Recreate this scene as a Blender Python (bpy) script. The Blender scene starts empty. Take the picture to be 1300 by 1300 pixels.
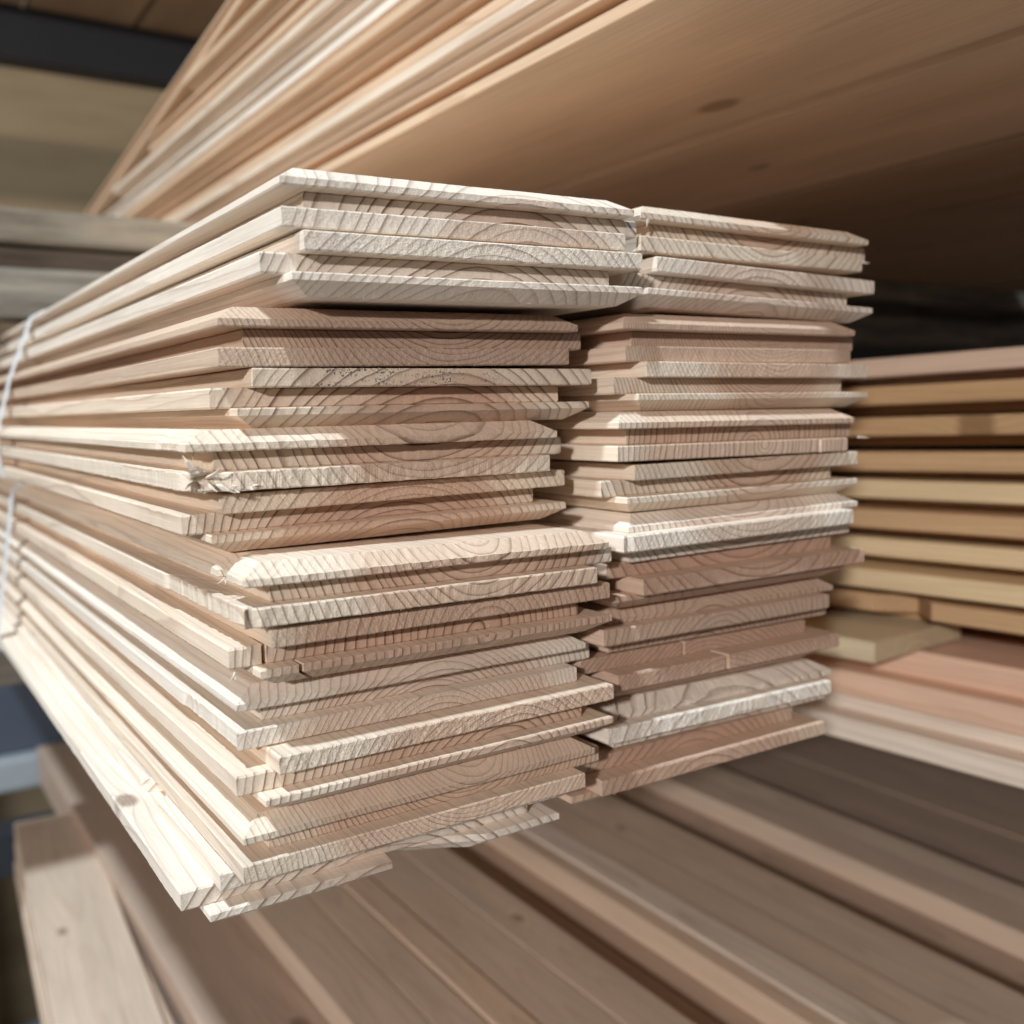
import bpy, bmesh, math, random
import numpy as np
from mathutils import Vector, Matrix

# ------------------------------------------------------------------ camera
S = bpy.context.scene
COL = S.collection
H = 1.30                                    # height of the lens above the concrete floor
R = math.radians
cam_d = bpy.data.cameras.new("camera")
cam = bpy.data.objects.new("camera", cam_d)
COL.objects.link(cam)
yaw, pitch, roll = 0.58178, 0.10079, 0.02034
fwd = Vector((math.sin(yaw) * math.cos(pitch), math.cos(yaw) * math.cos(pitch), -math.sin(pitch)))
rgt = Vector((math.cos(yaw), -math.sin(yaw), 0))
dwn = fwd.cross(rgt)
r2 = math.cos(roll) * rgt + math.sin(roll) * dwn
d2 = -math.sin(roll) * rgt + math.cos(roll) * dwn
M = Matrix((r2, -d2, -fwd)).transposed().to_4x4()
M.translation = Vector((0, 0, H))
cam.matrix_world = M
cam_d.sensor_width = 36
cam_d.lens = 36 * 1271.08 / 1300
cam_d.clip_start = 0.01
cam_d.clip_end = 60
cam_d.dof.use_dof = True
cam_d.dof.focus_distance = 0.325
cam_d.dof.aperture_fstop = 9.0
S.camera = cam

# ------------------------------------------------------------------ light
w = bpy.data.worlds.new("World"); S.world = w; w.use_nodes = True
bg = w.node_tree.nodes["Background"]
bg.inputs[0].default_value = (1.0, 0.90, 0.80, 1)
bg.inputs[1].default_value = 0.105

def area(name, loc, target, power, size, color, shape='DISK', size_y=None):
    l = bpy.data.lights.new(name, 'AREA'); l.energy = power; l.shape = shape; l.size = size
    if size_y: l.size_y = size_y
    l.color = color
    o = bpy.data.objects.new(name, l); COL.objects.link(o)
    loc = Vector(loc); o.location = loc
    o.rotation_euler = (Vector(target) - loc).to_track_quat('-Z', 'Y').to_euler()
    return o
KEY_DIR = Vector((-0.47, -0.22, 1.00)).normalized()
SIDE_DIR = Vector((-0.72, -0.62, 0.26)).normalized()
CTR = Vector((0.18, 0.30, H))
area("aisle_ceiling_lamp", CTR + KEY_DIR * 3.2, CTR, 124, 0.16, (0.74, 0.895, 1.0))
area("side_aisle_lamp", CTR + SIDE_DIR * 3.0, CTR, 70, 0.16, (1.0, 0.985, 0.965))

S.render.engine = 'CYCLES'
S.cycles.use_denoising = True
S.cycles.max_bounces = 8
S.cycles.diffuse_bounces = 5
S.view_settings.view_transform = 'Standard'
S.view_settings.look = 'None'
S.view_settings.exposure = 0.0
S.view_settings.gamma = 1.0
S.view_settings.use_curve_mapping = False

# ------------------------------------------------------------------ node helper
class NT:
    def __init__(self, mat):
        self.t = mat.node_tree; self.t.nodes.clear()
    def n(self, kind, **kw):
        nd = self.t.nodes.new(kind)
        for k, v in kw.items(): setattr(nd, k, v)
        return nd
    def set(self, sock, v):
        if isinstance(v, bpy.types.NodeSocket): self.t.links.new(v, sock)
        else: sock.default_value = v
    def m(self, op, a, b=0.0, c=0.0, clamp=False):
        nd = self.n('ShaderNodeMath', operation=op, use_clamp=clamp)
        for i, v in enumerate((a, b, c)): self.set(nd.inputs[i], v)
        return nd.outputs[0]
    def v(self, op, a, b=None, scale=None):
        nd = self.n('ShaderNodeVectorMath', operation=op)
        self.set(nd.inputs[0], a)
        if b is not None: self.set(nd.inputs[1], b)
        if scale is not None: self.set(nd.inputs['Scale'], scale)
        return nd.outputs['Value'] if op in ('LENGTH', 'DOT_PRODUCT') else nd.outputs[0]
    def sep(self, v):
        nd = self.n('ShaderNodeSeparateXYZ'); self.set(nd.inputs[0], v); return nd.outputs
    def comb(self, x, y, z):
        nd = self.n('ShaderNodeCombineXYZ')
        for i, q in enumerate((x, y, z)): self.set(nd.inputs[i], q)
        return nd.outputs[0]
    def noise(self, vec, scale=1.0, detail=2.0, rough=.5):
        nd = self.n('ShaderNodeTexNoise'); self.set(nd.inputs['Vector'], vec)
        nd.inputs['Scale'].default_value = scale; nd.inputs['Detail'].default_value = detail
        nd.inputs['Roughness'].default_value = rough
        return nd.outputs[0]
    def ramp(self, f, pts, ease=False):
        nd = self.n('ShaderNodeValToRGB'); self.set(nd.inputs[0], f)
        el = nd.color_ramp.elements
        while len(el) < len(pts): el.new(.5)
        for e, (p, c) in zip(el, pts):
            e.position = p; e.color = c if len(c) == 4 else (*c, 1)
        if ease: nd.color_ramp.interpolation = 'EASE'
        return nd.outputs[0]
    def step(self, f, a, b):
        nd = self.n('ShaderNodeMapRange', interpolation_type='SMOOTHSTEP'); self.set(nd.inputs[0], f)
        self.set(nd.inputs[1], a); self.set(nd.inputs[2], b)
        return nd.outputs[0]
    def mix(self, f, a, b, mode='MIX'):
        nd = self.n('ShaderNodeMix', data_type='RGBA', blend_type=mode)
        self.set(nd.inputs[0], f)
        for s, q in ((nd.inputs[6], a), (nd.inputs[7], b)):
            if isinstance(q, tuple) and len(q) == 3: q = (*q, 1)
            self.set(s, q)
        return nd.outputs[2]
    def attr(self, name):
        nd = self.n('ShaderNodeAttribute', attribute_type='OBJECT', attribute_name=name)
        return nd
    def out(self, col, rough=.6, height=None, dist=.0003, spec=.3, strength=.6, metal=0.0):
        b = self.n('ShaderNodeBsdfPrincipled'); self.set(b.inputs['Base Color'], col)
        self.set(b.inputs['Roughness'], rough); b.inputs['Specular IOR Level'].default_value = spec
        b.inputs['Metallic'].default_value = metal
        if height is not None:
            bp = self.n('ShaderNodeBump'); bp.inputs['Strength'].default_value = strength
            bp.inputs['Distance'].default_value = dist
            self.set(bp.inputs['Height'], height)
            self.t.links.new(bp.outputs[0], b.inputs['Normal'])
        o = self.n('ShaderNodeOutputMaterial'); self.t.links.new(b.outputs[0], o.inputs[0])

def new_mat(name):
    m = bpy.data.materials.new(name); m.use_nodes = True
    return m, NT(m)

# ---- solid sawn softwood: growth rings run through the whole board, per-object parameters
def make_wood():
    m, t = new_mat("sawn_softwood")
    tc = t.n('ShaderNodeTexCoord')
    P = t.v('SCALE', tc.outputs['Object'], scale=1000.0)          # millimetres
    misc = t.attr('misc').outputs['Vector']                        # seed, roughness, sapwood radius
    sd, rgh, sapr = t.sep(misc)
    pith = t.attr('pith').outputs['Vector']                        # x, z, ring width
    px, pz, ring = t.sep(pith)
    heart = t.attr('heart').outputs['Color']
    sap = t.attr('sap').outputs['Color']
    late = t.attr('late').outputs['Color']
    kx, ky, kr = t.sep(t.attr('knot').outputs['Vector'])
    off = t.comb(t.m('MULTIPLY', sd, 131.7), t.m('MULTIPLY', sd, 77.3), t.m('MULTIPLY', sd, 43.1))
    Q = t.v('ADD', P, off)
    x, y, z = t.sep(P)
    # knot field
    kd = t.m('DIVIDE', t.v('LENGTH', t.comb(t.m('SUBTRACT', x, kx), t.m('MULTIPLY', t.m('SUBTRACT', y, ky), .55), 0.0)), kr)
    kinf = t.m('DIVIDE', 1.0, t.m('ADD', 1.0, t.m('MULTIPLY', kd, t.m('MULTIPLY', kd, .35))))
    # slow wander of the pith along the length and small waves
    n1 = t.n('ShaderNodeTexNoise'); n1.inputs['Scale'].default_value = 1.0; n1.inputs['Detail'].default_value = 1.5
    t.set(n1.inputs['Vector'], t.v('MULTIPLY', Q, (.012, .0035, .02)))
    wx, wy, wz = t.sep(n1.outputs['Color'])
    n2 = t.noise(t.v('MULTIPLY', Q, (.055, .010, .07)), detail=3.0)
    dx = t.m('ADD', t.m('SUBTRACT', x, px), t.m('MULTIPLY', t.m('SUBTRACT', wx, .5), 18.0))
    dz = t.m('ADD', t.m('SUBTRACT', z, pz), t.m('MULTIPLY', t.m('SUBTRACT', wz, .5), 14.0))
    r = t.m('SQRT', t.m('ADD', t.m('MULTIPLY', dx, dx), t.m('MULTIPLY', dz, dz)))
    r = t.m('ADD', r, t.m('MULTIPLY', t.m('SUBTRACT', n2, .5), 2.2))
    r = t.m('ADD', r, t.m('MULTIPLY', kinf, t.m('MULTIPLY', kr, .8)))
    rn = t.noise(t.comb(t.m('MULTIPLY', r, .09), t.m('MULTIPLY', sd, 9.1), 0.0), detail=1.0)
    tt = t.m('ADD', t.m('DIVIDE', r, ring), t.m('MULTIPLY', rn, 2.6))
    fr = t.m('FRACT', tt)
    wn = t.n('ShaderNodeTexWhiteNoise', noise_dimensions='1D'); t.set(wn.inputs['W'], t.m('ADD', t.m('FLOOR', tt), sd))
    amp = t.m('MULTIPLY_ADD', wn.outputs[0], .45, .62)
    prof = t.ramp(fr, [(0, (0, 0, 0)), (.45, (.05, .05, .05)), (.74, (.22, .22, .22)), (.875, (.80, .80, .80)), (.95, (1, 1, 1)), (1, (0, 0, 0))])
    ringm = t.m('MULTIPLY', prof, amp, clamp=True)
    # end grain or long grain, from the cut itself
    nx, ny, nz = t.sep(tc.outputs['Normal'])
    end = t.step(t.m('ABSOLUTE', ny), .25, .75)
    # sap / heart
    sapm = t.step(t.m('ADD', r, t.m('MULTIPLY', t.m('SUBTRACT', n2, .5), 8.0)), t.m('MULTIPLY', sapr, .82), t.m('MULTIPLY', sapr, 1.12))
    early = t.mix(sapm, heart, sap)
    # fine structure
    sp = t.noise(t.v('MULTIPLY', Q, (1.6, .5, 1.6)), detail=4.0, rough=.65)
    spf = t.noise(t.v('MULTIPLY', Q, (1.3, .018, 1.3)), detail=3.0, rough=.6)
    blot = t.noise(t.v('MULTIPLY', Q, (.035, .006, .05)), detail=3.0)
    # saw tracks across the cut end: slanted fine ridges
    sx = t.m('ADD', x, t.m('MULTIPLY', z, .55))
    saw = t.noise(t.comb(t.m('ADD', t.m('MULTIPLY', sx, 1.05), t.m('MULTIPLY', sd, 17.0)), t.m('MULTIPLY', z, .20), sd), detail=2.5, rough=.6)
    sawb = t.noise(t.comb(t.m('ADD', t.m('MULTIPLY', t.m('SUBTRACT', x, t.m('MULTIPLY', z, .7)), .9), t.m('MULTIPLY', sd, 5.0)), t.m('MULTIPLY', z, .35), sd), detail=2.0)
    tear = t.noise(t.v('MULTIPLY', Q, (1.15, .6, 1.3)), detail=3.0, rough=.6)
    hat = t.m('PINGPONG', t.m('ADD', t.m('MULTIPLY', t.m('ADD', x, t.m('MULTIPLY', z, -.75)), .72), t.m('MULTIPLY', tear, .9)), 1.0)
    # end colour
    lm = t.m('MULTIPLY', ringm, t.m('MULTIPLY_ADD', t.m('MINIMUM', rgh, 1.0), -.42, 1.06))
    ecol = t.mix(lm, early, late)
    ev = t.m('ADD', .53, t.m('ADD', t.m('MULTIPLY', sp, .40), t.m('MULTIPLY', t.m('MULTIPLY', t.m('SUBTRACT', saw, .4), rgh), .38)))
    ev = t.m('ADD', ev, t.m('MULTIPLY', t.m('MULTIPLY', t.step(tear, .56, .74), rgh), .30))
    ev = t.m('ADD', ev, t.m('MULTIPLY', blot, .26))
    ecol = t.mix(1.0, ecol, t.comb(ev, ev, ev), 'MULTIPLY')
    smud = t.m('MULTIPLY', t.attr('smudge').outputs['Fac'], t.m('MULTIPLY', t.step(tear, .52, .60), t.m('MULTIPLY', t.step(x, 16.0, 28.0), t.step(x, 96.0, 84.0))))
    smn = t.noise(t.v('MULTIPLY', Q, (.09, .3, .35)), detail=2.0)
    ecol = t.mix(t.m('MULTIPLY', smud, t.step(smn, .42, .56)), ecol, (.09, .085, .085))
    # face colour: paler, low ring contrast, long streaks
    fbase = t.mix(.62, early, sap)
    fcol = t.mix(t.m('MULTIPLY', ringm, .50), fbase, t.mix(.62, late, heart))
    fv = t.m('ADD', 1.02, t.m('ADD', t.m('MULTIPLY', t.m('SUBTRACT', spf, .5), .5), t.m('MULTIPLY', t.m('SUBTRACT', blot, .5), .42)))
    fcol = t.mix(1.0, fcol, t.comb(fv, fv, fv), 'MULTIPLY')
    fcol = t.mix(t.m('MULTIPLY', t.step(kd, 1.15, .55), t.m('MULTIPLY_ADD', sp, .6, .35), clamp=True), fcol, t.mix(.35, late, (.10, .045, .02)))
    # age: long faces yellow less than ends
    col = t.mix(end, fcol, ecol)
    hgt = t.m('ADD', t.m('MULTIPLY', ringm, .13), t.m('MULTIPLY', sp, .35))
    hgt = t.m('ADD', hgt, t.m('MULTIPLY', rgh, t.m('ADD', t.m('MULTIPLY', saw, .6), t.m('ADD', t.m('MULTIPLY', tear, .8), t.m('MULTIPLY', t.m('ADD', sawb, hat), .18)))))
    hf = t.m('MULTIPLY', spf, .35)
    hh = t.m('ADD', t.m('MULTIPLY', hgt, end), t.m('MULTIPLY', hf, t.m('SUBTRACT', 1.0, end)))
    t.out(col, rough=.62, height=hh, dist=.0004, spec=.22, strength=.75)
    return m
WOOD = make_wood()

def make_weathered():
    m, t = new_mat("weathered_timber")
    tc = t.n('ShaderNodeTexCoord')
    P = t.v('SCALE', tc.outputs['Object'], scale=1000.0)
    oi = t.n('ShaderNodeObjectInfo')
    P = t.v('ADD', P, t.comb(t.m('MULTIPLY', oi.outputs['Random'], 900.0), 0.0, 0.0))
    a = t.noise(t.v('MULTIPLY', P, (.005, .05, .055)), detail=6, rough=.7)
    b = t.noise(t.v('MULTIPLY', P, (.02, .03, .05)), detail=4)
    tint = t.attr('tint').outputs['Color']
    c = t.ramp(a, [(.34, (.35, .33, .31)), (.5, (.75, .74, .72)), (.66, (1.2, 1.13, 1.0))])
    c = t.mix(1.0, tint, c, 'MULTIPLY')
    c = t.mix(t.m('MULTIPLY', t.step(b, .5, .75), .45), c, (.16, .12, .085))
    t.out(c, rough=.8, height=a, dist=.002, spec=.2)
    return m
WEATHER = make_weathered()

def make_plain(name, col, rough=.6, var=.18, scale=6.0, metal=0.0, spec=.3):
    m, t = new_mat(name)
    tc = t.n('ShaderNodeTexCoord')
    a = t.noise(tc.outputs['Object'], scale=scale, detail=6, rough=.6)
    b = t.noise(tc.outputs['Object'], scale=scale * 14, detail=3)
    f = t.m('ADD', 1.0 - var, t.m('ADD', t.m('MULTIPLY', a, var * 1.6), t.m('MULTIPLY', b, var * .4)))
    c = t.mix(1.0, (*col, 1), t.comb(f, f, f), 'MULTIPLY')
    t.out(c, rough=t.m('MULTIPLY_ADD', b, .2, rough - .1), height=b, dist=.0004, spec=spec, metal=metal, strength=.3)
    return m
STEEL_DARK = make_plain("dark_painted_steel", (.030, .031, .036), .5)
STEEL_BLUE = make_plain("blue_grey_painted_steel", (.075, .088, .115), .5)
STEEL_GALV = make_plain("galvanised_steel", (.42, .45, .48), .45, metal=.3)
STRAP = make_plain("white_plastic_strap", (.80, .82, .85), .35, var=.06, scale=20)
CONCRETE = make_plain("concrete", (.20, .22, .23), .8, scale=2.0)
SHADE_BLACK = make_plain("painted_shade_black", (.010, .008, .006), .9, spec=.08)  # near black colour that paints the unlit depth at the right

def make_ply():
    m, t = new_mat("plywood_sheet")
    tc = t.n('ShaderNodeTexCoord')
    P = tc.outputs['Object']
    a = t.noise(t.v('MULTIPLY', P, (.9, 1, 3.5)), detail=5, rough=.6)
    b = t.noise(t.v('MULTIPLY', P, (2.5, 2, 60.0)), detail=3)
    c = t.ramp(a, [(.3, (.17, .11, .06)), (.55, (.29, .195, .11)), (.75, (.39, .28, .17))])
    f = t.m('MULTIPLY_ADD', b, .3, .85)
    c = t.mix(1.0, c, t.comb(f, f, f), 'MULTIPLY')
    t.out(c, rough=.7, spec=.2)
    return m
PLY = make_ply()

# ------------------------------------------------------------------ object helpers
def link(o, parent=None):
    COL.objects.link(o)
    if parent: o.parent = parent
    return o
def empty(name, label, cat, group=None, loc=(0, 0, 0), rot=(0, 0, 0)):
    o = bpy.data.objects.new(name, None); o.empty_display_size = .02
    COL.objects.link(o); o.location = loc; o.rotation_euler = rot
    tag(o, label, cat, group); return o
def tag(o, label=None, cat=None, group=None, kind=None):
    if label: o['label'] = label
    if cat: o['category'] = cat
    if group: o['group'] = group
    if kind: o['kind'] = kind
    return o
def mesh_obj(name, verts, faces, mat, parent=None):
    me = bpy.data.meshes.new(name)
    me.from_pydata([tuple(v) for v in verts], [], faces)
    bm = bmesh.new(); bm.from_mesh(me)
    bmesh.ops.recalc_face_normals(bm, faces=bm.faces[:])
    bm.to_mesh(me); bm.free()
    me.materials.append(mat)
    return link(bpy.data.objects.new(name, me), parent)

def box_vf(x0, x1, y0, y1, z0, z1, b=0.0):
    """box with small bevels on all edges along x (b>0), as vertex and face lists"""
    bm = bmesh.new()
    bmesh.ops.create_cube(bm, size=1)
    for v in bm.verts:
        v.co = Vector(((x0 + x1) / 2 + v.co.x * (x1 - x0), (y0 + y1) / 2 + v.co.y * (y1 - y0), (z0 + z1) / 2 + v.co.z * (z1 - z0)))
    if b > 0:
        bmesh.ops.bevel(bm, geom=bm.edges[:], offset=b, segments=2, affect='EDGES', profile=.6)
    bm.verts.ensure_lookup_table()
    idx = {v: i for i, v in enumerate(bm.verts)}
    vs = [v.co.copy() for v in bm.verts]; fs = [[idx[v] for v in f.verts] for f in bm.faces]
    bm.free(); return vs, fs
def box_obj(name, x0, x1, y0, y1, z0, z1, mat, b=.001, parent=None):
    vs, fs = box_vf(x0, x1, y0, y1, z0, z1, b)
    return mesh_obj(name, vs, fs, mat, parent)

def fnoise(t, rng, octs=((1, 1.0),)):
    """1-D value noise along array t (metres); octs = (wavelength m, amplitude m)"""
    out = np.zeros_like(t)
    for wl, a in octs:
        u = t / wl + 1000; i = np.floor(u).astype(int); f = u - i; f = f * f * (3 - 2 * f)
        tab = rng.uniform(-1, 1, 4096)
        out += a * (tab[i % 4096] * (1 - f) + tab[(i + 1) % 4096] * f)
    return out

def layer(name, x0, x1, y0, L, z0, z1, parent, seed, chamf=0, fuzz=.00007, detail=True,
          front=None, left=None, right=None, wane=None, soft=.0004, hairs=34):
    """One tongue / lip of a board: a closed slab from y0 to L. chamf=+1 / -1: V chamfer on the top / bottom edges."""
    rng = np.random.default_rng(seed)
    CH, CV = .0065, .0040
    Wd = x1 - x0
    nf = max(8, int(Wd / .0008)) if detail else 8
    fx = np.linspace(0, 1, nf + 1)
    if detail:
        ys = np.concatenate([np.arange(0, .24, .0016), np.geomspace(.24, L - y0, 26)])
    else:
        ys = np.linspace(0, 1, 9) ** 1.4 * (L - y0)
    yr = np.concatenate([np.arange(0, .03, .0015), np.geomspace(.03, L - y0, 14)]) if detail else np.array([0, .3 * (L - y0), L - y0])
    X = np.concatenate([x0 + fx * Wd, np.full(len(yr) - 1, x1), np.full(len(ys) - 1, x0)])
    Y = np.concatenate([np.full(nf + 1, y0), y0 + yr[1:], y0 + ys[1:][::-1]])
    n = len(X)
    isF = np.zeros(n, bool); isF[:nf + 1] = True
    isR = np.zeros(n, bool); isR[nf:nf + len(yr)] = True
    isL = np.zeros(n, bool); isL[nf + len(yr):] = True; isL[0] = True
    # common slow deviation and notches
    dY = np.where(isF, fnoise(X, rng, ((.03, .00025), (.006, .00007))), 0)
    dX = np.where(isL | isR, fnoise(Y, rng, ((.25, .0006), (.03, .0001), (.008, .00006))), 0)
    if front is not None: dY = dY + np.where(isF, np.array([front(a - x0) for a in X]), 0)
    if left is not None: dX = dX + np.where(isL & (Y < .9), np.array([left(b - y0) for b in Y]), 0)
    if right is not None: dX = dX - np.where(isR & (Y < .9), np.array([right(b - y0) for b in Y]), 0)
    rings = []                                              # (z, inset)
    s = soft
    if chamf > 0:
        rings = [(z0, s), (z0 + s, 0), (z1 - CV, 0), (z1 - CV + .0002, .0004), (z1 - .0002, CH), (z1, CH + .0005)]
    elif chamf < 0:
        rings = [(z0, CH + .0005), (z0 + .0002, CH), (z0 + CV - .0002, .0004), (z0 + CV, 0), (z1 - s, 0), (z1, s)]
    else:
        rings = [(z0, s), (z0 + s, 0), (z1 - s, 0), (z1, s)]
    V = []
    for k, (z, i) in enumerate(rings):
        xx = x0 + i + (X - x0) / Wd * (Wd - 2 * i)
        yy = y0 + i + (Y - y0) * (1 - i / (L - y0))
        edge = fnoise(X * 1.0 + Y * 1.0, rng, ((.0016, fuzz), (.005, fuzz * .6))) if detail else 0
        edge2 = fnoise(X + Y + 3.3, rng, ((.002, fuzz * .7),)) if detail else 0
        yy = yy + dY + np.where(isF, edge, 0)
        xx = xx + dX + np.where(isL, edge * .5, 0)
        zz = z + np.where(isF | isL, edge2 * (.8 if k in (0, len(rings) - 1) else 1.0), 0)
        if wane is not None:
            xx, yy, zz = wane(k, len(rings), xx, yy, zz, isF, isL)
        V.append(np.stack([xx, yy, np.broadcast_to(zz, xx.shape)], 1))
    nr = len(rings)
    verts = np.concatenate(V)
    faces = []
    for k in range(nr - 1):
        for j in range(n):
            a = k * n + j; b = k * n + (j + 1) % n
            faces.append((a, b, b + n, a + n))
    faces.append(tuple(range(n))[::-1]); faces.append(tuple(range((nr - 1) * n, nr * n)))
    if detail and hairs:
        vl = [tuple(v) for v in verts]
        cand = [j for j in range(n) if isF[j] or (isL[j] and Y[j] < y0 + .22)]
        for q in range(hairs):
            j = cand[int(rng.integers(len(cand)))]; k = (0, nr - 1)[int(rng.integers(2))] if chamf == 0 else (1, nr - 3, 2)[int(rng.integers(3))]
            p = np.array(verts[k * n + j]); ln = rng.uniform(.0003, .0011); th = rng.uniform(.00005, .00011)
            o_ = np.array([0, -1.0, 0]) if isF[j] else np.array([-1.0, 0, 0])
            al = np.array([1.0, 0, 0]) if isF[j] else np.array([0, 1.0, 0])
            tip = p + ln * (o_ * rng.uniform(.2, .8) + al * rng.uniform(-.8, .8) + np.array([0, 0, rng.uniform(-.7, .7)]))
            b = len(vl)
            vl += [tuple(p + al * th - o_ * .0002), tuple(p - al * th - o_ * .0002), tuple(p + np.array([0, 0, th * 1.5]) + o_ * .00002), tuple(tip)]
            faces += [(b, b + 1, b + 3), (b + 1, b + 2, b + 3), (b + 2, b, b + 3), (b, b + 2, b + 1)]
        verts = vl
    return mesh_obj(name, verts, faces, WOOD, parent)

def wood_props(o, pith, heart, sap, late, seed, rough, sapr, knot=(0, -900, 1)):
    o['pith'] = [float(a) for a in pith]; o['heart'] = [float(a) for a in heart]; o['sap'] = [float(a) for a in sap]
    o['late'] = [float(a) for a in late]; o['misc'] = [float(seed), float(rough), float(sapr)]
    o['knot'] = [float(a) for a in knot]

PALE = dict(heart=(.65, .455, .335), sap=(.80, .66, .525), late=(.165, .08, .05))
PINK = dict(heart=(.60, .395, .285), sap=(.79, .635, .495), late=(.155, .072, .047))
RED = dict(heart=(.54, .345, .25), sap=(.66, .48, .355), late=(.24, .12, .075))
DARK = dict(heart=(.48, .325, .24), sap=(.64, .47, .35), late=(.12, .06, .042))
CREAM = dict(heart=(.68, .525, .42), sap=(.83, .72, .61), late=(.20, .105, .064))
DULL = dict(heart=(.56, .385, .285), sap=(.69, .515, .40), late=(.20, .12, .08))

TB, TC, TF = .0057, .0060, .0063               # back lip, core, face lip
def tg_board(name, label, group, pos, tilt, seed, face_up, tongue_right, groove_end, pith, pal,
             W=.130, L=1.85, detail=True, rough=(1, .35, .6), sapr=48, knot=(0, -900, 1), mods=None, rotz=0.0, base_off=None):
    """end-matched tongue and groove board; pos = front top left corner of the back lip (groove end) or of the core (tongue end)"""
    mods = mods or {}
    T = TB + TC + TF
    if face_up: zb, zc, zf = (0, TB), (TB, TB + TC), (TB + TC, T)
    else: zf, zc, zb = (0, TF), (TF, TF + TC), (TF + TC, T)
    if tongue_right: xf, xb, xc = (0, W), (0, W - .004), (.0095, W + .0065)
    else: xf, xb, xc = (0, W), (.004, W), (-.0065, W - .0095)
    if groove_end: yf, yb, yc = 0, 0, .0068
    else: yf, yb, yc = .0062, .0098, 0
    if groove_end: ref = Vector((xb[0], 0, zb[1]))
    else: ref = Vector((xc[0], 0, zc[1]))
    loc = Vector(pos) - ref + Vector((0, 0, H))
    e = empty(name, label, "board", group, loc, (0, -tilt, rotz))
    eps = .00012
    parts = (layer("face_lip", *xf, yf, L, zf[0], zf[1], e, seed * 3 + 1, chamf=1 if face_up else -1, detail=detail, **mods.get('face', {})),
             layer("tongue", *xc, yc, L, zc[0] - eps, zc[1] + eps, e, seed * 3 + 2, detail=detail, **{**dict(soft=.0006, fuzz=.0001), **mods.get('core', {})}),
             layer("back_lip", *xb, yb, L, zb[0], zb[1], e, seed * 3 + 3, detail=detail, **mods.get('back', {})))
    fr, pz, ring = pith
    for p, rg in zip(parts, (rough[2], rough[1], rough[0])):
        wood_props(p, (fr * W * 1000, 9 + pz, ring), pal['heart'], pal['sap'], pal['late'], seed * .37 % 7.3, rg, sapr, knot)
    return e, parts

def splinter(parent, pts, wid, th=.0004, name="splinter", pal=CREAM, seed=1):
    """a torn fibre: thin tapering curved sliver through pts"""
    pts = [Vector(p) for p in pts]; n = len(pts); vs = []
    for i, p in enumerate(pts):
        d = (pts[min(i + 1, n - 1)] - pts[max(i - 1, 0)]).normalized()
        a = d.cross(Vector((0, 1, .3))).normalized(); b = d.cross(a).normalized()
        k = wid * (1 - .92 * i / (n - 1)) / 2; q = th * (1 - .8 * i / (n - 1)) / 2
        for sx, sy in ((-1, -1), (1, -1), (1, 1), (-1, 1)): vs.append(p + a * k * sx + b * q * sy)
    fs = []
    for i in range(n - 1):
        for j in range(4):
            fs.append((4 * i + j, 4 * i + (j + 1) % 4, 4 * i + 4 + (j + 1) % 4, 4 * i + 4 + j))
    fs.append((3, 2, 1, 0)); m = 4 * (n - 1); fs.append((m, m + 1, m + 2, m + 3))
    o = mesh_obj(name, vs, fs, WOOD, parent)
    wood_props(o, (400, 200, 6), pal['sap'], pal['sap'], pal['sap'], seed, .1, 40)
    return o
# ------------------------------------------------------------------ the place round the boards
floor = mesh_obj("floor", [(-6, -4, 0), (8, -4, 0), (8, 8, 0), (-6, 8, 0)], [(0, 1, 2, 3)], CONCRETE)
tag(floor, kind='structure')

wall = box_obj("plywood_wall", -2.5, 3.4, 2.30, 2.33, 0.002, 2.6, PLY, .002)
tag(wall, "tan plywood sheet wall standing behind the timber rack", "wall")
pan = box_obj("added_shade_sheet", 1.72, 1.75, -.2, 2.29, 0.002, 2.4, SHADE_BLACK, .002)  # added sheet, its black stands in for the shade behind the boards
tag(pan, "added near black sheet standing in for deep shade at the right end of the rack", "panel")

# dark steel beam high at the back, with brown planks lying over it
bm_ = empty("rack_beam", "dark steel rack beam crossing the top left corner in front of the plywood", "beam", loc=(0, 1.60, H))
box_obj("web", -1.5, 1.70, 0, .004, .508, .578, STEEL_DARK, .0008, bm_)
box_obj("flange", -1.5, 1.70, .0045, .05, .572, .578, STEEL_DARK, .0008, bm_)
box_obj("flange", -1.5, 1.70, .0045, .05, .508, .514, STEEL_DARK, .0008, bm_)
def plank(name, x0, x1, y0, y1, z0, z1, label, cat, group, seed, pal, pith=(.5, -18, 3.2), rotz=0, knot=(0, -900, 1), detail=False, mods=None, rx=0.0):
    o = layer(name, 0, x1 - x0, 0, y1 - y0, 0, z1 - z0, None, seed, detail=detail, soft=.0012, **(mods or {}))
    o.location = (x0, y0, z0 + H); o.rotation_euler = (rx, 0, rotz)
    wood_props(o, (pith[0] * (x1 - x0) * 1000, pith[1], pith[2]), pal['heart'], pal['sap'], pal['late'], seed * .41 % 6.1, .5, 60, knot)
    tag(o, label, cat, group); return o
BROWN = dict(heart=(.24, .15, .09), sap=(.30, .20, .125), late=(.11, .06, .035))
for i, (x0, x1, lab) in enumerate(((-.30, .245, "wide brown plank at the far left on top of the dark steel beam"),
                                  (.252, .395, "brown plank resting on the dark beam, second from the left"),
                                  (.402, .545, "brown plank on the dark beam, half behind the upper bundle"))):
    plank("plank", x0, x1, 1.42, 1.80, .580, .602, lab, "plank", "brown planks on the dark beam", 300 + i, BROWN)

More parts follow.
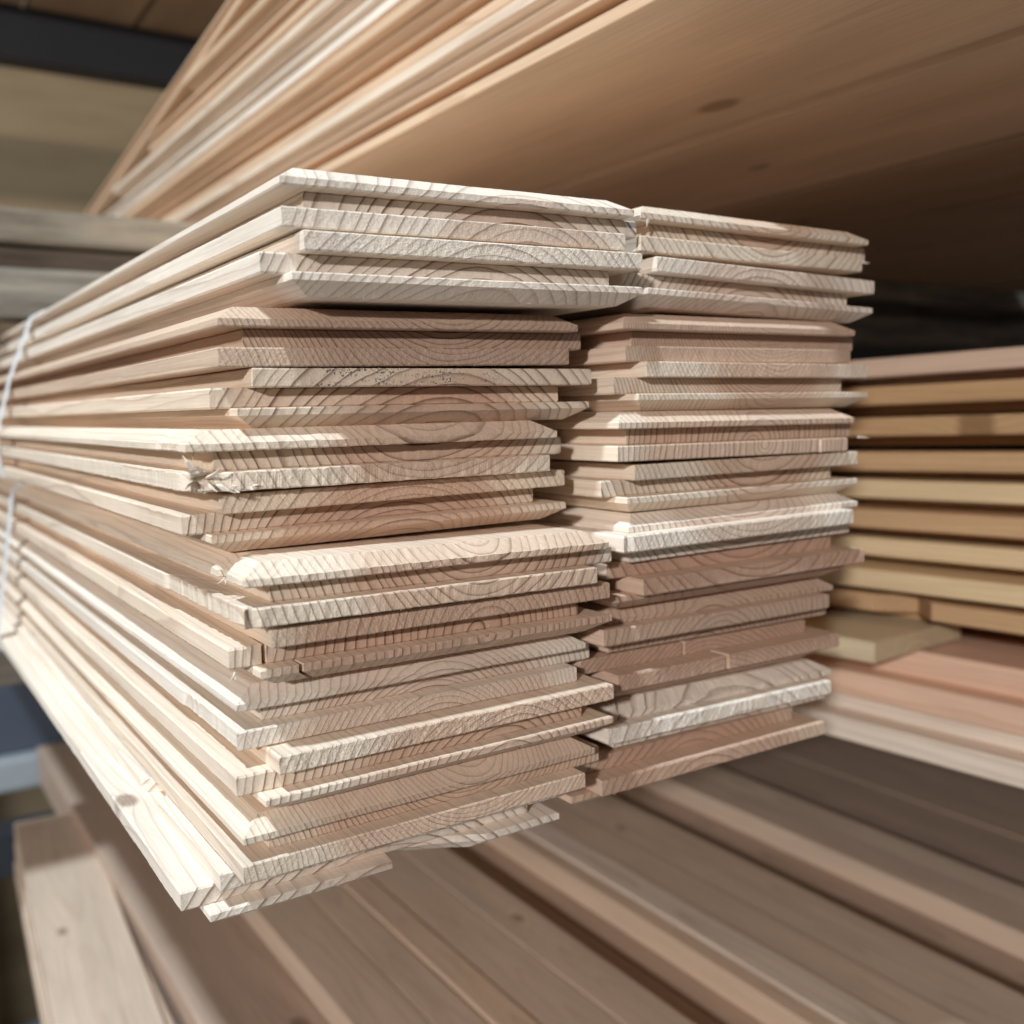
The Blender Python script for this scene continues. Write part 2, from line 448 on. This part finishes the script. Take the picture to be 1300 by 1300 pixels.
# blue-grey beam with a pale galvanised rail under it, lower left
bb = empty("rack_beam", "blue grey steel rack beam behind the lowest boards at the left edge", "beam", loc=(0, 1.50, H))
box_obj("web", -1.2, 1.70, 0, .05, -.454, -.345, STEEL_BLUE, .002, bb)
rl = box_obj("steel_rail", -1.2, 1.70, 1.478, 1.552, -.502, -.456, STEEL_GALV, .006)
rl.location = (0, 0, H); rl.rotation_euler = (0, 0, 0)
tag(rl, "pale galvanised rail running under the blue grey beam at left", "rail")
for y, lab in ((.42, "dark steel bearer under the near half of the low shelf"), (1.30, "dark steel bearer under the far half of the low shelf")):
    o = box_obj("shelf_bearer", .02, 1.70, y, y + .05, -.545, -.4915, STEEL_DARK, .002); o.location = (0, 0, H)
    tag(o, lab, "bearer", "bearers under the low shelf")
for x, y, lab in ((-.22, 1.56, "dark blue grey rack post standing on the floor at the left edge"), (1.66, 1.56, "dark rack post at the far right of the rack, in shade"),
                  (1.66, .30, "dark rack post at the near right of the rack, in shade")):
    o = box_obj("rack_post", x, x + .055, y, y + .055, 0.001, 2.3, STEEL_BLUE, .003)
    tag(o, lab, "post", "rack posts")

# weathered rails across the rack
def rail(name, x0, x1, y0, y1, z0, z1, tint, label, cat="timber"):
    vs, fs = box_vf(0, x1 - x0, 0, y1 - y0, 0, z1 - z0, .003)
    o = mesh_obj(name, vs, fs, WEATHER); o.location = (x0, y0, z0 + H); o['tint'] = list(tint); tag(o, label, cat, "weathered timber rails"); return o
rail("timber_rail", -.60, 1.69, .850, .905, .1345, .1600, (.32, .27, .215), "upper weathered grey timber rail carrying the upper bundle of boards")
rail("timber_rail", -.60, 1.69, .864, .905, .1160, .1340, (.17, .135, .11), "thin brown timber strip set back between the two grey rails")
rail("timber_rail", -.60, 1.69, .850, .905, .0785, .1155, (.30, .27, .235), "lower weathered grey timber rail just above the white strap")
rail("timber_rail", -.02, 1.69, 1.02, 1.08, -.245, -.1575, (.25, .23, .21), "grey timber bearer hidden under the far part of the two stacks")

# ------------------------------------------------------------------ upper bundle
GU = "boards of the upper bundle"
upal = [PALE, PINK, PINK, PALE, CREAM, PINK, PINK, PALE, PINK, PINK]
ends = [1.95, 1.95, 1.85, 1.62, 1.42, 1.24, 1.08, .93]
ulab = ["lowest board at the lit left edge of the upper bundle, knots on its underside", "second board up in the lit edge of the upper bundle",
        "third board up in the lit edge of the upper bundle, pinkish", "fourth board up in the lit edge of the upper bundle",
        "cream board fifth up in the lit edge of the upper bundle", "sixth board up in the lit edge of the upper bundle",
        "seventh board up in the upper bundle, ending short over the timber rail", "eighth board up in the upper bundle, cream coloured edge"]
UW = .160
WARMU = dict(heart=(.60, .375, .235), sap=(.70, .49, .33), late=(.30, .16, .08))
WARMU_SHADE = dict(heart=(.44, .28, .17), sap=(.50, .34, .22), late=(.22, .115, .06))  # darker copy of WARMU: shade deepening under the farther columns, put into the colour
rngu = random.Random(5)
for k in range(8):
    up = (k % 2 == 0)
    x = .2785 + (rngu.uniform(-.003, .004) if k else 0)
    z0 = .1606 + .0182 * k
    zt = z0 + (TB if up else .018)
    y0 = .05 + rngu.uniform(-.01, .012)
    e, ps = tg_board("tongue_and_groove_board", ulab[k], GU, (x + (0 if up else .004), y0, zt), 0, 500 + k, up, up, True,
                     (.5, -16 if up else 14, 4.0), WARMU if k in (0, 2, 3, 6, 7, 9) else upal[k], W=UW, L=ends[k] - y0, detail=False, sapr=60,
                     knot=(124, 348, 9.0) if k == 0 else (60, 900, 7), rotz=0)
e, ps = tg_board("tongue_and_groove_board", "long board lying loose and sloping down along the top of the upper bundle", GU, (.2795, .45, .3586 + TB), 0, 519, True, True, True,
                 (.5, -16, 4.0), WARMU, W=UW, L=1.12, detail=False, sapr=60)
e.rotation_euler.x = -math.atan(.105)
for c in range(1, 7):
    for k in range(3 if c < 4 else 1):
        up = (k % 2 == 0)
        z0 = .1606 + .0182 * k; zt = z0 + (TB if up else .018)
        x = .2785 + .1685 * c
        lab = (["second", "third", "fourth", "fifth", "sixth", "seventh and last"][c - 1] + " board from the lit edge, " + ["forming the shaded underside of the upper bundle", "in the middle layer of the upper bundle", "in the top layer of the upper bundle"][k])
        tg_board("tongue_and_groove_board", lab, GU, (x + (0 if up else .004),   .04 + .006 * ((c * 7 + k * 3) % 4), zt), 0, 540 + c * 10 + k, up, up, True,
                 (.5, -16, 4.2), (WARMU if c == 1 else WARMU_SHADE) if k == 0 else PALE, W=UW, L=1.80, detail=False, sapr=60, knot=(60 + 20 * c, 300 + 130 * c, 6))

# ------------------------------------------------------------------ left stack
GL = "boards of the left stack"
rw = random.Random(11)
def jag(x0, x1, depth, wl=.004, seed=1, fade=.004):
    """recess profile between x0 and x1 with a ragged bottom"""
    rr = np.random.default_rng(seed); tab = rr.uniform(.55, 1.0, 4096)
    def f(a):
        if a < x0 or a > x1: return 0.0
        e = min(1.0, (a - x0) / fade, (x1 - a) / fade)
        u = a / wl + 50; i = int(u); q = u - i
        return depth * e * (tab[i] * (1 - q) + tab[i + 1] * q)
    return f
def addf(*fs): return lambda a: sum(f(a) for f in fs)
def slit(x0, depth=.024, wid=.0009): return lambda a: depth if abs(a - x0) < wid / 2 else 0.0

# name: pos(mm) X Y Z, tilt deg, face_up, pith, palette, label, extras
LEFT = [
 (106.9, 277.1, 59.0, .93, 1, (.66, -38, 4.4), CREAM, "topmost board of the left stack, its slanted end edge bright white", dict(rough=(.8, .15, .7), sapr=46)),
 (112.4, 274.9, 52.4, .85, 0, (.53, -46, 3.3), CREAM, "second board of the left stack, with a bright silvery rough upper lip", dict(rough=(1.3, .35, .7), sapr=40)),
 (91.0, 290.5, 20.0, .76, 1, (.64, 42, 1.8), DARK, "brownish fine ringed board of the left stack, third from the top", dict(rough=(1.1, .3, .8), sapr=75)),
 (99.9, 290.3, 14.1, .20, 0, (.55, -42, 3.9), PINK, "fourth board of the left stack, grey specks along its pale upper lip", dict(rough=(.45, .2, .3), sapr=52)),
 (79.9, 288.3, -16.1, .12, 1, (.64, 34, 3.3), PALE, "fifth board of the left stack, its left end torn into white splinters", dict(rough=(.9, .2, .6), sapr=52)),
 (91.3, 294.1, -23.3, .65, 0, (.50, -30, 2.7), PINK, "pinkish sixth board of the left stack, lowest of the upper strapped half", dict(rough=(1.2, .3, .7), sapr=52)),
 (88.5, 271.9, -54.0, -.36, 1, (.64, 14, 2.9), PALE, "seventh board of the left stack, bright top face and ragged chipped left edge", dict(rough=(.5, .2, .5), sapr=50)),
 (97.8, 277.3, -61.7, -.14, 0, (.58, -3, 3.0), PINK, "eighth board of the left stack, dark rough upper lip and a crack at its left", dict(rough=(1.3, .15, .5), sapr=64)),
 (89.7, 286.9, -93.5, .02, 1, (.52, -30, 2.1), CREAM, "ninth board of the left stack, split grain along its left edge", dict(rough=(.9, .2, .6), sapr=56)),
 (97.7, 275.9, -99.6, .18, 0, (.66, -22, 2.8), PALE, "tenth board of the left stack, whitish torn upper lip standing forward", dict(rough=(1.5, .3, .5), sapr=60)),
 (87.6, 279.2, -131.1, .20, 1, (.63, 22, 1.7), PALE, "very fine ringed board of the left stack, second from the bottom", dict(rough=(.8, .2, .5), sapr=64)),
 (84.3, 292.0, -137.6, .05, 0, (.45, -46, 3.6), CREAM, "bottom board of the left stack with a broken lower lip and wide white tongue", dict(rough=(.9, .3, .5), sapr=50)),
]
mods = {
 4: dict(back=dict(front=jag(-.001, .012, .0022, .0025, 3), fuzz=0.00028, left=jag(-.001, .012, .002, .003, 8)), face=dict(fuzz=0.00013, left=jag(.008, .034, .0016, .002, 5)),
         core=dict(left=jag(.01, .03, .001, .004, 2))),
 6: dict(back=dict(left=addf(jag(-.001, .085, .0016, .0022, 4), jag(-.001, .008, .0016, .002, 9)), fuzz=0.00016, front=jag(-.001, .005, .0018, .0015, 6)),
         face=dict(left=addf(jag(.0165, .0255, .0050, .002, 7, .0015), jag(.0, .006, .0008, .002, 3)), fuzz=0.00016)),
 7: dict(core=dict(front=slit(.0105)), face=dict(front=slit(.0128, .02, .0010), fuzz=0.00016)),
 8: dict(back=dict(left=jag(.0, .06, .0009, .003, 14))),
 9: dict(back=dict(front=jag(-.002, .132, .0004, .0016, 21, .001), fuzz=0.00011)),
 11: dict(face=dict(front=lambda a: 0.0 if a < .0615 or a > .098 else (.0135 * min(1, (a - .0615) / .0006) * (1 - ((a - .0615) / .0365) ** 1.6) ), fuzz=0.00011),
          back=dict(left=jag(.072, .100, .0085, .004, 31, .006))),
}
LB = []
for i, (X, Y, Z, tl, up, pith, pal, lab, kw) in enumerate(LEFT):
    kn = (0, -900, 1)
    if i == 11: kn = (-3.0, 94.0, 4.5)
    e, ps = tg_board("tongue_and_groove_board", lab, GL, (X / 1000, Y / 1000, Z / 1000), R(tl), 20 + i, bool(up), bool(up), True, pith, pal, knot=kn, mods=mods.get(i), **kw)
    LB.append((e, ps))

# torn fibres
def tuft(parent, base, n, length, seed, spread=(1, 1), wid=.0012, dirv=(-.3, -.5, .8)):
    rr = random.Random(seed); b0 = Vector(base)
    for i in range(n):
        b = b0 + Vector((rr.uniform(-.5, .5) * spread[0], rr.uniform(-.3, .3) * .002, rr.uniform(-.5, .5) * spread[1]))
        d = (Vector(dirv) + Vector((rr.uniform(-.6, .6), rr.uniform(-.5, .3), rr.uniform(-.5, .5)))).normalized()
        ln = length * rr.uniform(.5, 1.1); cur = Vector((rr.uniform(-1, 1), rr.uniform(-1, 0), rr.uniform(-.6, 1))) * ln * .28
        pts = [b + d * ln * s + cur * s * s for s in (0, .25, .5, .75, 1)]
        splinter(parent, pts, wid * rr.uniform(.6, 1.4), seed=seed + i)
LB[3][1][2]['smudge'] = 1.0
e5, p5 = LB[4]
lip5 = p5[2]
for pts, wd in (([(.0020, .003, .0045), (.0012, -.0005, .0052), (.0002, -.0022, .0070), (-.0010, -.0026, .0092), (-.0022, -.0022, .0112)], .0026),
                ([(.0034, .003, .0048), (.0030, -.0008, .0056), (.0026, -.0026, .0066), (.0014, -.0036, .0078), (.0002, -.0038, .0086)], .0022),
                ([(.0060, .003, .0040), (.0058, -.0010, .0048), (.0060, -.0030, .0052), (.0066, -.0042, .0060), (.0076, -.0044, .0072)], .0024),
                ([(.0010, .003, .0030), (.0002, -.0008, .0032), (-.0010, -.0018, .0026), (-.0020, -.0020, .0014)], .0022),
                ([(.0044, .003, .0026), (.0046, -.0012, .0026), (.0054, -.0026, .0018), (.0068, -.0032, .0004)], .0026),
                ([(.0084, .003, .0016), (.0092, -.0010, .0012), (.0106, -.0020, .0006), (.0124, -.0022, -.0004)], .0022),
                ([(.0052, .003, .0052), (.0040, -.0006, .0058), (.0018, -.0018, .0060), (-.0004, -.0020, .0058)], .0018)):
    splinter(lip5, pts, wd, .0006, seed=len(pts) + int(wd * 9000))
tuft(lip5, (.012, .0004, .0010), 9, .0030, 43, (.020, .001), .0014, (.3, -.9, -.15))
tuft(p5[0], (.004, .010, .0125), 4, .0035, 44, (.002, .001), .0010, (-.6, -.2, -.6))
e7, p7 = LB[6]
tuft(p7[0], (.0012, .020, .0120), 2, .003, 48, (.001, .001), .0012, (-.5, -.1, -.5))
e8, p8 = LB[7]
tuft(p8[1], (-.0062, .002, .0064), 4, .0035, 49, (.001, .001), .0005, (-.4, -.3, -.8))

# ------------------------------------------------------------------ right stack
GR = "boards of the right stack"
RIGHT = [
 (247.9, 287.0, 63.2, -.17, 1, 1, (.56, 40, 3.0), PALE, "top board of the right stack, with a bent splinter at its left corner", dict(rough=(.7, .2, .6), sapr=44)),
 (254.0, 285.3, 56.0, -1.1, 0, 1, (.50, -34, 3.2), CREAM, "second board of the right stack, tilting down to the right under a dark gap", dict(rough=(.9, .2, .6), sapr=60)),
 (237.1, 284.0, 22.7, .19, 1, 1, (.62, 24, 1.4), DULL, "fine ringed board third from the top of the right stack", dict(rough=(.7, .15, .6), sapr=80)),
 (245.2, 280.5, 17.0, -.10, 0, 1, (.56, 34, 1.6), PALE, "fourth board of the right stack with a smooth pale grey upper lip", dict(rough=(.9, .2, .8), sapr=50)),
 (229.2, 278.4, -13.4, -.40, 1, 1, (.58, -4, 2.8), PALE, "fifth board of the right stack, crooked knotty rings near its lower left", dict(rough=(.4, .15, .4), sapr=70)),
 (238.8, 280.5, -20.7, .10, 0, 1, (.60, 38, 2.9), PALE, "sixth board of the right stack, pale whitish upper lip above brown rings", dict(rough=(.9, .2, .6), sapr=50)),
 (229.7, 275.5, -45.8, .40, 1, 0, (.50, 30, 2.8), CREAM, "seventh board of the right stack, silvery tongue end meeting a chipped corner", dict(rough=(.3, 1.0, .3), sapr=44)),
 (241.7, 279.1, -63.4, -.02, 0, 0, (.55, 48, 4.2), RED, "reddish eighth board of the right stack above a dull tan one", dict(rough=(.3, .4, .3), sapr=90)),
 (227.3, 286.4, -82.1, -.50, 1, 0, (.42, -22, 3.0), DULL, "ninth board of the right stack, dull tan tongue over a dark recess", dict(rough=(.3, .9, .3), sapr=80)),
 (234.5, 286.5, -100.3, -.54, 0, 0, (.50, -40, 2.1), RED, "red brown tenth board of the right stack split down the middle", dict(rough=(.3, .9, .3), sapr=90)),
 (230.0, 287.3, -120.5, -1.0, 1, 0, (.48, -40, 6.0), CREAM, "whitish board second from the bottom of the right stack, with torn white fibres", dict(rough=(.3, 1.2, .2), sapr=40)),
 (227.6, 288.3, -140.2, -.30, 0, 0, (.48, -30, 3.2), RED, "reddish bottom board of the right stack", dict(rough=(.3, .5, .3), sapr=62)),
]
rmods = {
 4: dict(back=dict(front=slit(.1085, .02, .0009))),
 6: dict(core=dict(front=jag(-.001, .004, .0016, .0012, 6))),
 9: dict(core=dict(front=slit(.0575, .024, .0009)), back=dict(front=slit(.052, .024, .0009))),
 10: dict(face=dict(fuzz=0.00022, front=jag(.0, .135, .0015, .012, 55, .004), left=jag(-.001, .010, .002, .003, 7)), core=dict(fuzz=0.00016)),
}
RB = []
for i, (X, Y, Z, tl, up, g, pith, pal, lab, kw) in enumerate(RIGHT):
    tr = bool(up) if g else not bool(up)
    RB.append(tg_board("tongue_and_groove_board", lab, GR, (X / 1000, Y / 1000, Z / 1000), R(tl), 60 + i, bool(up), tr, bool(g), pith, pal, mods=rmods.get(i), L=1.82, **kw))
# bent splinter hanging from the left corner of the top right board
fl = RB[0][1][0]
splinter(fl, [(.004, .0012, .0125), (.0005, .0010, .0122), (-.004, .0004, .0112), (-.0085, -.0004, .0102), (-.0125, -.001, .0100)], .0030, .0011, seed=3)
splinter(fl, [(.0040, .0003, .0124), (.0034, .0002, .0108), (.0030, .0004, .0090)], .0016, .0005, seed=4)
bl = RB[4][1][1]
splinter(bl, [(.134, .001, .0058), (.1385, .0004, .0054), (.141, .0003, .0052)], .0010, .0004, seed=5)
bl = RB[1][1][2]
splinter(RB[0][1][1], [(.135, .0072, .006), (.1385, .0068, .0056), (.1405, .0066, .0058)], .0012, .0004, seed=6)

# ------------------------------------------------------------------ white straps round the two halves of the left stack
def hull(pts):
    pts = sorted(set(pts))
    def half(ps):
        h = []
        for p in ps:
            while len(h) > 1 and (h[-1][0] - h[-2][0]) * (p[1] - h[-2][1]) - (h[-1][1] - h[-2][1]) * (p[0] - h[-2][0]) <= 0: h.pop()
            h.append(p)
        return h
    a = half(pts); b = half(pts[::-1]); return a[:-1] + b[:-1]
def strap(name, boards, y, label, lean=0.0, wid=.0085, th=.0007):
    pts = []
    for e, ps in boards:
        for p in ps:
            for v in p.data.vertices:
                if v.co.y > .3 and v.co.y < 1.2 or v.co.y > 1.5:
                    pts.append((round(e.location.x + v.co.x * math.cos(-e.rotation_euler.y) , 5), round(e.location.z + v.co.z + v.co.x * math.sin(-e.rotation_euler.y), 5)))
    h = hull(pts); c = (sum(p[0] for p in h) / len(h), sum(p[1] for p in h) / len(h)); n = len(h)
    def offs(d):
        out = []
        for i in range(n):
            a, b, q = Vector(h[i - 1]), Vector(h[i]), Vector(h[(i + 1) % n])
            n1 = Vector(((b - a).y, -(b - a).x)).normalized(); n2 = Vector(((q - b).y, -(q - b).x)).normalized()
            m_ = (n1 + n2); m_ = m_ / max(.3, m_.dot(n1)); out.append(Vector(h[i]) + m_ * d)
        return out
    inn, outr = offs(.0002), offs(.0002 + th)
    vs = []; fs = []
    for ring, yy in ((inn, -wid / 2), (outr, -wid / 2), (outr, wid / 2), (inn, wid / 2)):
        for p in ring: vs.append((p.x, y + yy + lean * (p.y - c[1]), p.y))
    for k in range(4):
        for j in range(n):
            fs.append((k * n + j, k * n + (j + 1) % n, ((k + 1) % 4) * n + (j + 1) % n, ((k + 1) % 4) * n + j))
    o = mesh_obj(name, vs, fs, STRAP)
    tag(o, label, "strap", "white straps round the left stack"); return o
strap("packing_strap", LB[:6], .726, "white plastic strap round the upper half of the left stack", lean=.15, wid=.011)
strap("packing_strap", LB[6:], .735, "white plastic strap round the lower half of the left stack", lean=.0, wid=.011)

# ------------------------------------------------------------------ third stack, shiplap boards at the right edge
G3 = "shiplap boards at the right edge"
TAN = dict(heart=(.52, .315, .165), sap=(.63, .42, .24), late=(.25, .125, .05))
TAN2 = dict(heart=(.45, .265, .13), sap=(.56, .365, .20), late=(.20, .10, .04))
GOLD = dict(heart=(.68, .49, .28), sap=(.80, .62, .39), late=(.36, .20, .09))
SALM = dict(heart=(.68, .37, .245), sap=(.78, .53, .39), late=(.32, .15, .085))
def shiplap(label, pos, seed, pal, t_top, t_bot, top_proud=True, step=.028, W=.14, L=1.5, pith=(.5, -20, 3), left=None, name="shiplap_board", rot=(-.020, 0, .035), knot=(0, -900, 1), detail=True):
    e = empty(name, label, "board", G3, Vector(pos) + Vector((0, 0, H)), rot)
    a = layer("lower_lap", 0 if not top_proud else step, W - (0 if top_proud else step), 0, L, 0, t_bot, e, seed * 2, left=left if not top_proud else None, soft=.001, detail=detail, hairs=0)
    b = layer("upper_lap", 0 if top_proud else step, W - (step if top_proud else 0), 0.001, L, t_bot - .0001, t_bot + t_top, e, seed * 2 + 1, left=left if top_proud else None, soft=.001, detail=detail, hairs=0)
    for o in (a, b): wood_props(o, (pith[0] * W * 1000, pith[1], pith[2]), pal['heart'], pal['sap'], pal['late'], seed * .53 % 5.7, .4, 60, knot)
    return e
t3 = [("topmost shiplap board at the right edge, dull tan", DULL), ("second shiplap board from the top at the right edge, tan", TAN2),
      ("tan shiplap board at the right edge, just above the black gap", TAN2), ("shiplap board at the right edge, just below the black gap", TAN),
      ("fifth shiplap board from the top at the right edge, golden", GOLD), ("sixth shiplap board from the top at the right edge, brown lines in its edge", TAN),
      ("pale yellow shiplap board, seventh from the top at the right edge", GOLD), ("golden shiplap board, eighth from the top at the right edge", GOLD),
      ("shiplap board at the right edge whose lit edge has a broken gap", TAN)]
y3, x3 = .10, .548 + .259 * .035
for k, (lab, pal) in enumerate(t3):
    zt = (.0345, .0160, -.0030, -.0245, -.0432, -.0620, -.0808, -.0998, -.1186)[k]
    lf = None
    if k == 8: lf = lambda a: .020 * max(0, 1 - abs(a - .275) / .014) + .002 * max(0, 1 - abs(a - .30) / .03)
    shiplap(lab, (x3 + .0045 * math.sin(k * 2.3 + .6), y3 + .004 * (k % 3), zt - .0184), 100 + k, pal, .0118 + .0012 * math.sin(k * 3.1), .0066 - .0012 * math.sin(k * 3.1), True, left=lf, rot=(-.020 + .002 * math.sin(k * 1.7), 0, .035 + .007 * math.sin(k * 2.9)),
            knot=(0, 230, 7) if k == 2 else (0, -900, 1), pith=(.3, -14, 2.2))
# short board end lying in the gap
sb = plank("short_board", .502, .598, .372, 1.30, -.1555, -.1425, "short pale board with a blunt end, between the golden and the salmon boards", "board", G3, 131, dict(heart=(.60, .48, .31), sap=(.70, .58, .40), late=(.3, .18, .1)), rotz=.06, rx=-.02)
shiplap("thick salmon board below the short board end at the right edge", (x3 - .006, y3, -.1865), 120, SALM, .0175, .0170, False, step=.016, W=.17)
shiplap("thick whitish board at the bottom of the right edge stack", (x3 - .012, y3 + .01, -.2145), 121, CREAM, .0125, .0150, False, step=.017, W=.18)

# ------------------------------------------------------------------ low shelf
GS = "planks on the low shelf"
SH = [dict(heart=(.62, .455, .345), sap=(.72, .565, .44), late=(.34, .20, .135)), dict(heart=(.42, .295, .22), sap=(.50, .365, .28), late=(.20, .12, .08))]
xs = np.linspace(.1815, 1.58, 10)
names_ = ["first", "second", "third", "fourth", "fifth", "sixth", "seventh", "eighth", "ninth"]
for i in range(9):
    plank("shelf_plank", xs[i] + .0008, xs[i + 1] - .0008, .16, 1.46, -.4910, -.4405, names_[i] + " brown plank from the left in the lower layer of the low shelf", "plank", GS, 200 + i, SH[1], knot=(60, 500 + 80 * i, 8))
rs = random.Random(77)
SHW = [SH[0], dict(heart=(.66, .47, .34), sap=(.74, .57, .43), late=(.36, .21, .13)), dict(heart=(.56, .42, .33), sap=(.66, .52, .42), late=(.30, .18, .13)), PALE]
def strips(x0, x1, label, first=None):
    x = x0; k = 0
    while x < x1 - .012:
        wd = min(rs.uniform(.026, .052), x1 - x)
        if x1 - x - wd < .014: wd = x1 - x
        hgt = rs.choice((.0195, .0205, .0212, .0222))
        plank("shelf_strip", x + .0003, x + wd - .0005, .12 + .02 * rs.random(), 1.44, -.4400, -.4400 + hgt, label, "strip", label, 2200 + int(x * 1000), SHW[rs.randrange(4)] if k else (first or SH[0]),
              pith=(.5, -12, 2.2), knot=(wd * 500, 480 + 300 * rs.random(), 4.5) if rs.random() < .35 else (0, -900, 1))
        x += wd; k += 1
strips(.2590, .4550, "tan strip on the low shelf between the two leftmost dark recesses")
plank("shelf_strip", .5140, .5310, .14, 1.44, -.4400, -.4180, "narrow reddish tan strip on the low shelf along the middle dark recess", "strip", GS, 2301, SHW[1], pith=(.5, -12, 2.2))
plank("shelf_strip", .5316, .5630, .13, 1.44, -.4400, -.4160, "pale whitish strip running diagonally over the low shelf", "strip", GS, 2302, CREAM, pith=(.5, -12, 2.2))
strips(.5636, .6690, "tan strip on the low shelf, between the pale whitish strip and the widest dark recess")
strips(.7420, .8220, "tan strip on the low shelf, right of the widest dark recess")
# pale offcuts, lower left
GO = "pale boards at the lower left"
for k, lab in enumerate(("top pale board of the short pile at the lower left", "second pale board of the short pile at the lower left", "bottom pale board of the short pile at the lower left")):
    plank("pale_board", .079 - .002 * k, .151 + .002 * k, .50 - .006 * k, 1.22, -.4720 - .0221 * k, -.4500 - .0221 * k, lab, "board", GO, 250 + k, SH[0] if k == 0 else PINK, rotz=-.062, knot=(20, 430, 5) if k == 0 else (0, -900, 1))
plank("pale_batten", .160, .170, .45, .95, -.4905, -.4620, "narrow pale batten standing beside the pale pile at the lower left", "batten", GO, 260, SH[0], rotz=-.02)
